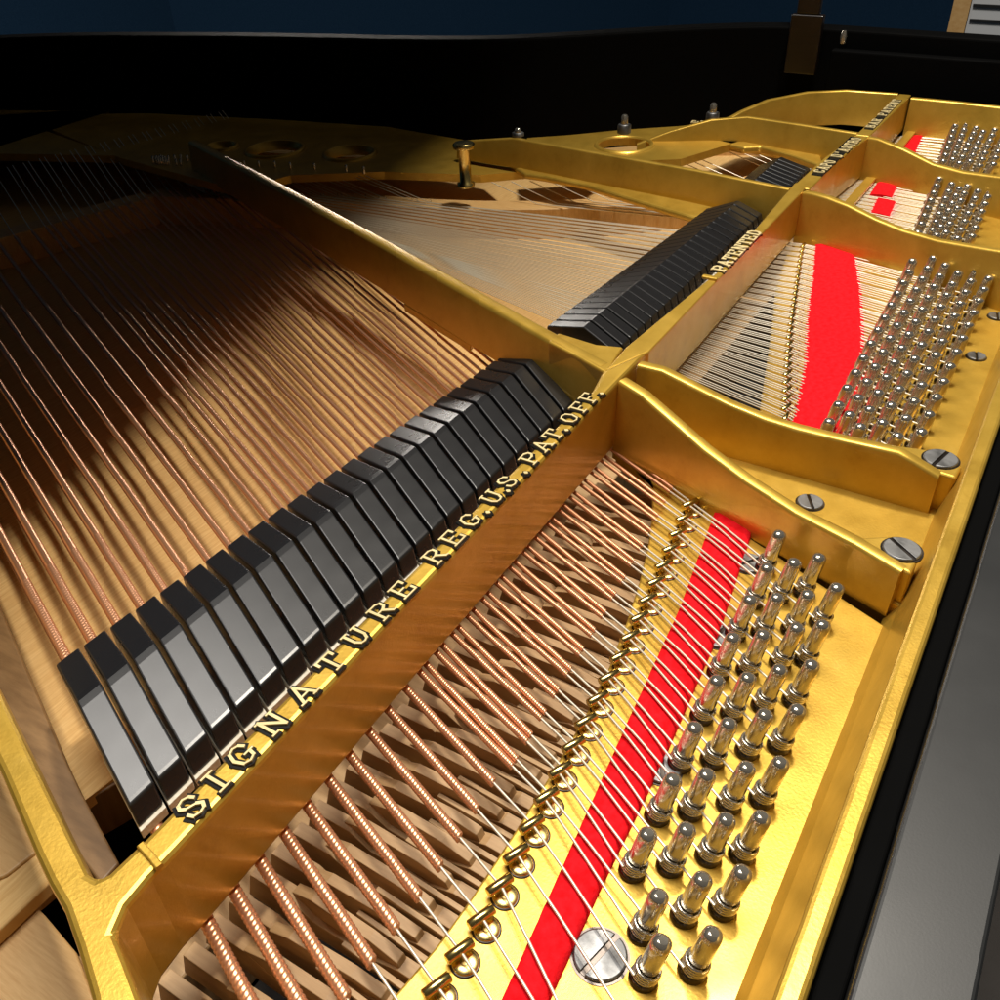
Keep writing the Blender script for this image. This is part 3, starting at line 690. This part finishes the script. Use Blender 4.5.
treble(3.13, 3.72, 17, .70, 3.045, 3.685, [.385, .35, .33, .31, .27, .235], 'tuning pins of the first treble bay', 'first', 12)
treble(3.86, 4.36, 14, .70, 3.82, 4.33, [.455, .43, .40, .37, .33, .29], 'tuning pins of the second treble bay', 'far', 0)
felt(interp([(3.36, .60), (3.52, .615)], 12), interp([(3.34, .52), (3.50, .535)], 12), ZT, .022, 'short red felt patch in the first treble bay, the nearer one')
felt(interp([(3.54, .645), (3.72, .655)], 12), interp([(3.54, .56), (3.71, .575)], 12), ZT, .024, 'short red felt patch in the first treble bay, the farther one')
felt(interp([(4.08, .655), (4.36, .68)], 12), interp([(4.10, .60), (4.38, .625)], 12), ZT, .022, 'narrow red felt patch in the far treble bay')
# capo bars
obj('capo_bar', MB().box(3.10, 3.70, .66, .695, -.150, -.136), GOLD, plate, bevel=.003)
obj('capo_bar', MB().box(3.80, 4.38, .66, .695, -.150, -.136), GOLD, plate, bevel=.003)
# ================================================================== plate screws
def make_screw(x, y, z, r, ang, label):
    t = thing('plate_screw', label, 'screw', (x, y, z), 'slotted screws in the gold plate')
    m = MB(); n = 32; ca, sa = math.cos(ang), math.sin(ang); sw = r * .11
    # dished head in two halves either side of the slot
    for sgn in (1, -1):
        ring = []
        a0 = math.asin(sw / r)
        for k in range(17):
            a = a0 + (math.pi - 2 * a0) * k / 16; ring.append((r * math.cos(a), sgn * r * math.sin(a)))
        def T(p, zz): return (x + p[0] * ca - p[1] * sa, y + p[0] * sa + p[1] * ca, z + zz)
        top = [T((p[0] * .93, sgn * max(sw, abs(p[1]) * .93)), .0058) for p in ring]; mid = [T(p, .0035) for p in ring]; bot = [T(p, -.004) for p in ring]
        N = 17; fs = [tuple(range(N)) if sgn > 0 else tuple(range(N))[::-1]]
        for q in (0, 1):
            fs += [(q * N + k, q * N + (k + 1) % N, (q + 1) * N + (k + 1) % N, (q + 1) * N + k)[::-sgn] for k in range(N)]
        m.add(top + mid + bot, fs)
    obj('head', m, SCREWM, t, bevel=.0008)
    obj('slot', MB().lathe((x, y, z), [(r * .98, -.003), (r * .98, .0025)], 24), DARKST, t)
    obj('recess', MB().lathe((x, y, z), [(r * 1.10, -.003), (r * 1.10, .0012)], 28), DARKST, t)
scr = [((600, 956), ZW, .036, -.25, 'large slotted steel screw at the bottom between felt and pins'), ((662, 769), ZW, .030, .5, 'steel screw half hidden by the strings at the middle of the red felt'),
       ((718, 637), ZW, .030, -.1, 'steel screw under the strings beside the upper third of the felt'), ((748, 564), ZW, .030, -.6, 'steel screw by the top end of the bass felt'),
       ((810, 503), ZT, .027, .5, 'steel screw on the flat gold web between the two near ribs'), ((976, 357), ZT, .024, .2, 'small steel screw right of the middle pins'),
       ((997, 317), ZT, .024, .2, 'small steel screw cut by the right edge of the view')]
for (px, py), z, r, a, lab in scr:
    x, y = at(px, py, z); make_screw(x, y, z, r, a, lab)
for (px, py), z, a, lab in (((901, 552), za[-1], .9, 'big slotted screw in the boss of the nearest rib'), ((940, 461), zb_[-1], -.25, 'big slotted screw in the boss of the second rib')):
    x, y = at(px, py, z); make_screw(x + .008, y, z - .002, .034, a, lab)
# ================================================================== action seen through the gap
def make_lever(x, label, k):
    t = thing('action_lever', label, 'wooden lever', (x, .6, -.34), 'wooden action levers under the bass strings')
    j = random.uniform(-.006, .006); z = -.31 + j
    mb = MB(); w = .0118
    prof = [(.38 + j, z - .05), (.38 + j, z + .004), (.50, z + .012), (.55, z - .006), (.66, z - .004), (.70, z + .02), (.78, z + .02), (.80, z - .05)]
    vs = [(x + s * w, y, zz) for s in (-1, 1) for y, zz in prof]; n = len(prof)
    mb.add(vs, [tuple(range(n)), tuple(range(n, 2 * n))[::-1]] + [(q, n + q, n + (q + 1) % n, (q + 1) % n) for q in range(n)])
    obj('lever', mb, ACTION, t, bevel=.0012)
    e = random.uniform(-.02, .02); q_ = random.uniform(-.012, .012)
    mb = MB(); prof = [(.49 + e, z - .004), (.50 + e, z + .022), (.55 + e, z + .034), (.66 + e, z + .036), (.70 + e, z + .022), (.705 + e, z - .004)]
    vs = [(x + q_ * .4 + s_ * .0088 + (yy - .6) * q_ * 3, yy, zz) for s_ in (-1, 1) for yy, zz in prof]; n = len(prof)
    mb.add(vs, [tuple(range(n)), tuple(range(n, 2 * n))[::-1]] + [(c, n + c, n + (c + 1) % n, (c + 1) % n) for c in range(n)])
    obj('block', mb, ACTION, t, bevel=.0012)
    mb = MB(); ya, yb_ = .43 + e * .5, .60 + e; xs, xe = x + .020, x + .029
    mb.prism([(xs - .005, ya), (xs + .004, ya), (xe + .004, yb_), (xe - .004, yb_)], z + .004, z + .012); obj('slat', mb, ACTION, t, bevel=.001)
    mb = MB().tube([(x + .004, .53, z), (x + .004, .53, z + .016)], .004, 8); obj('screw', mb, DARKST, t)
    return t
for i in range(31):
    make_lever(.235 + .0462 * i, 'maple action lever under the bass strings, %s from the left' % ORD[i], i)
ab = thing('action_rail', 'pale wooden rail under the copper strings in the gap', 'rail', (.9, .5, -.4))
obj('rail', MB().box(.1, 1.68, .33, .475, -.42, -.345), ACTION, ab, bevel=.006)
obj('back_rail', MB().box(.1, 4.4, .83, 1.0, -.62, -.42), ACTION, ab, bevel=.006)
kb = obj('key_frame', MB().box(-.15, 4.7, .0, 1.0, -.66, -.63), DARK); tag(kb, 'dark key frame far below the action levers', 'frame')
# ================================================================== pale wood at the left
w1 = MB().prism([(-.215, 1.35), at(-40, 600, -.3), at(12, 740, -.3), at(45, 848, -.3), at(8, 877, -.3), at(-60, 905, -.3), (-.215, .80)], -.42, -.294)
tag(obj('wood_block', w1, MAPLE, loc=(*at(0, 840, -.3), -.42), bevel=.004), 'pale maple block at the left edge above the dark gap', 'wood block')
w2 = MB().prism([at(-60, 870, -.33), at(8, 878, -.33), at(45, 915, -.33), at(76, 952, -.33), at(98, 1010, -.33), at(120, 1080, -.33), (-.215, .2), (-.215, .7)], -.5, -.33)
tag(obj('wood_block', w2, MAPLE, loc=(*at(20, 960, -.33), -.5), bevel=.004), 'pale maple block with angled edge in the bottom left corner', 'wood block')
# end
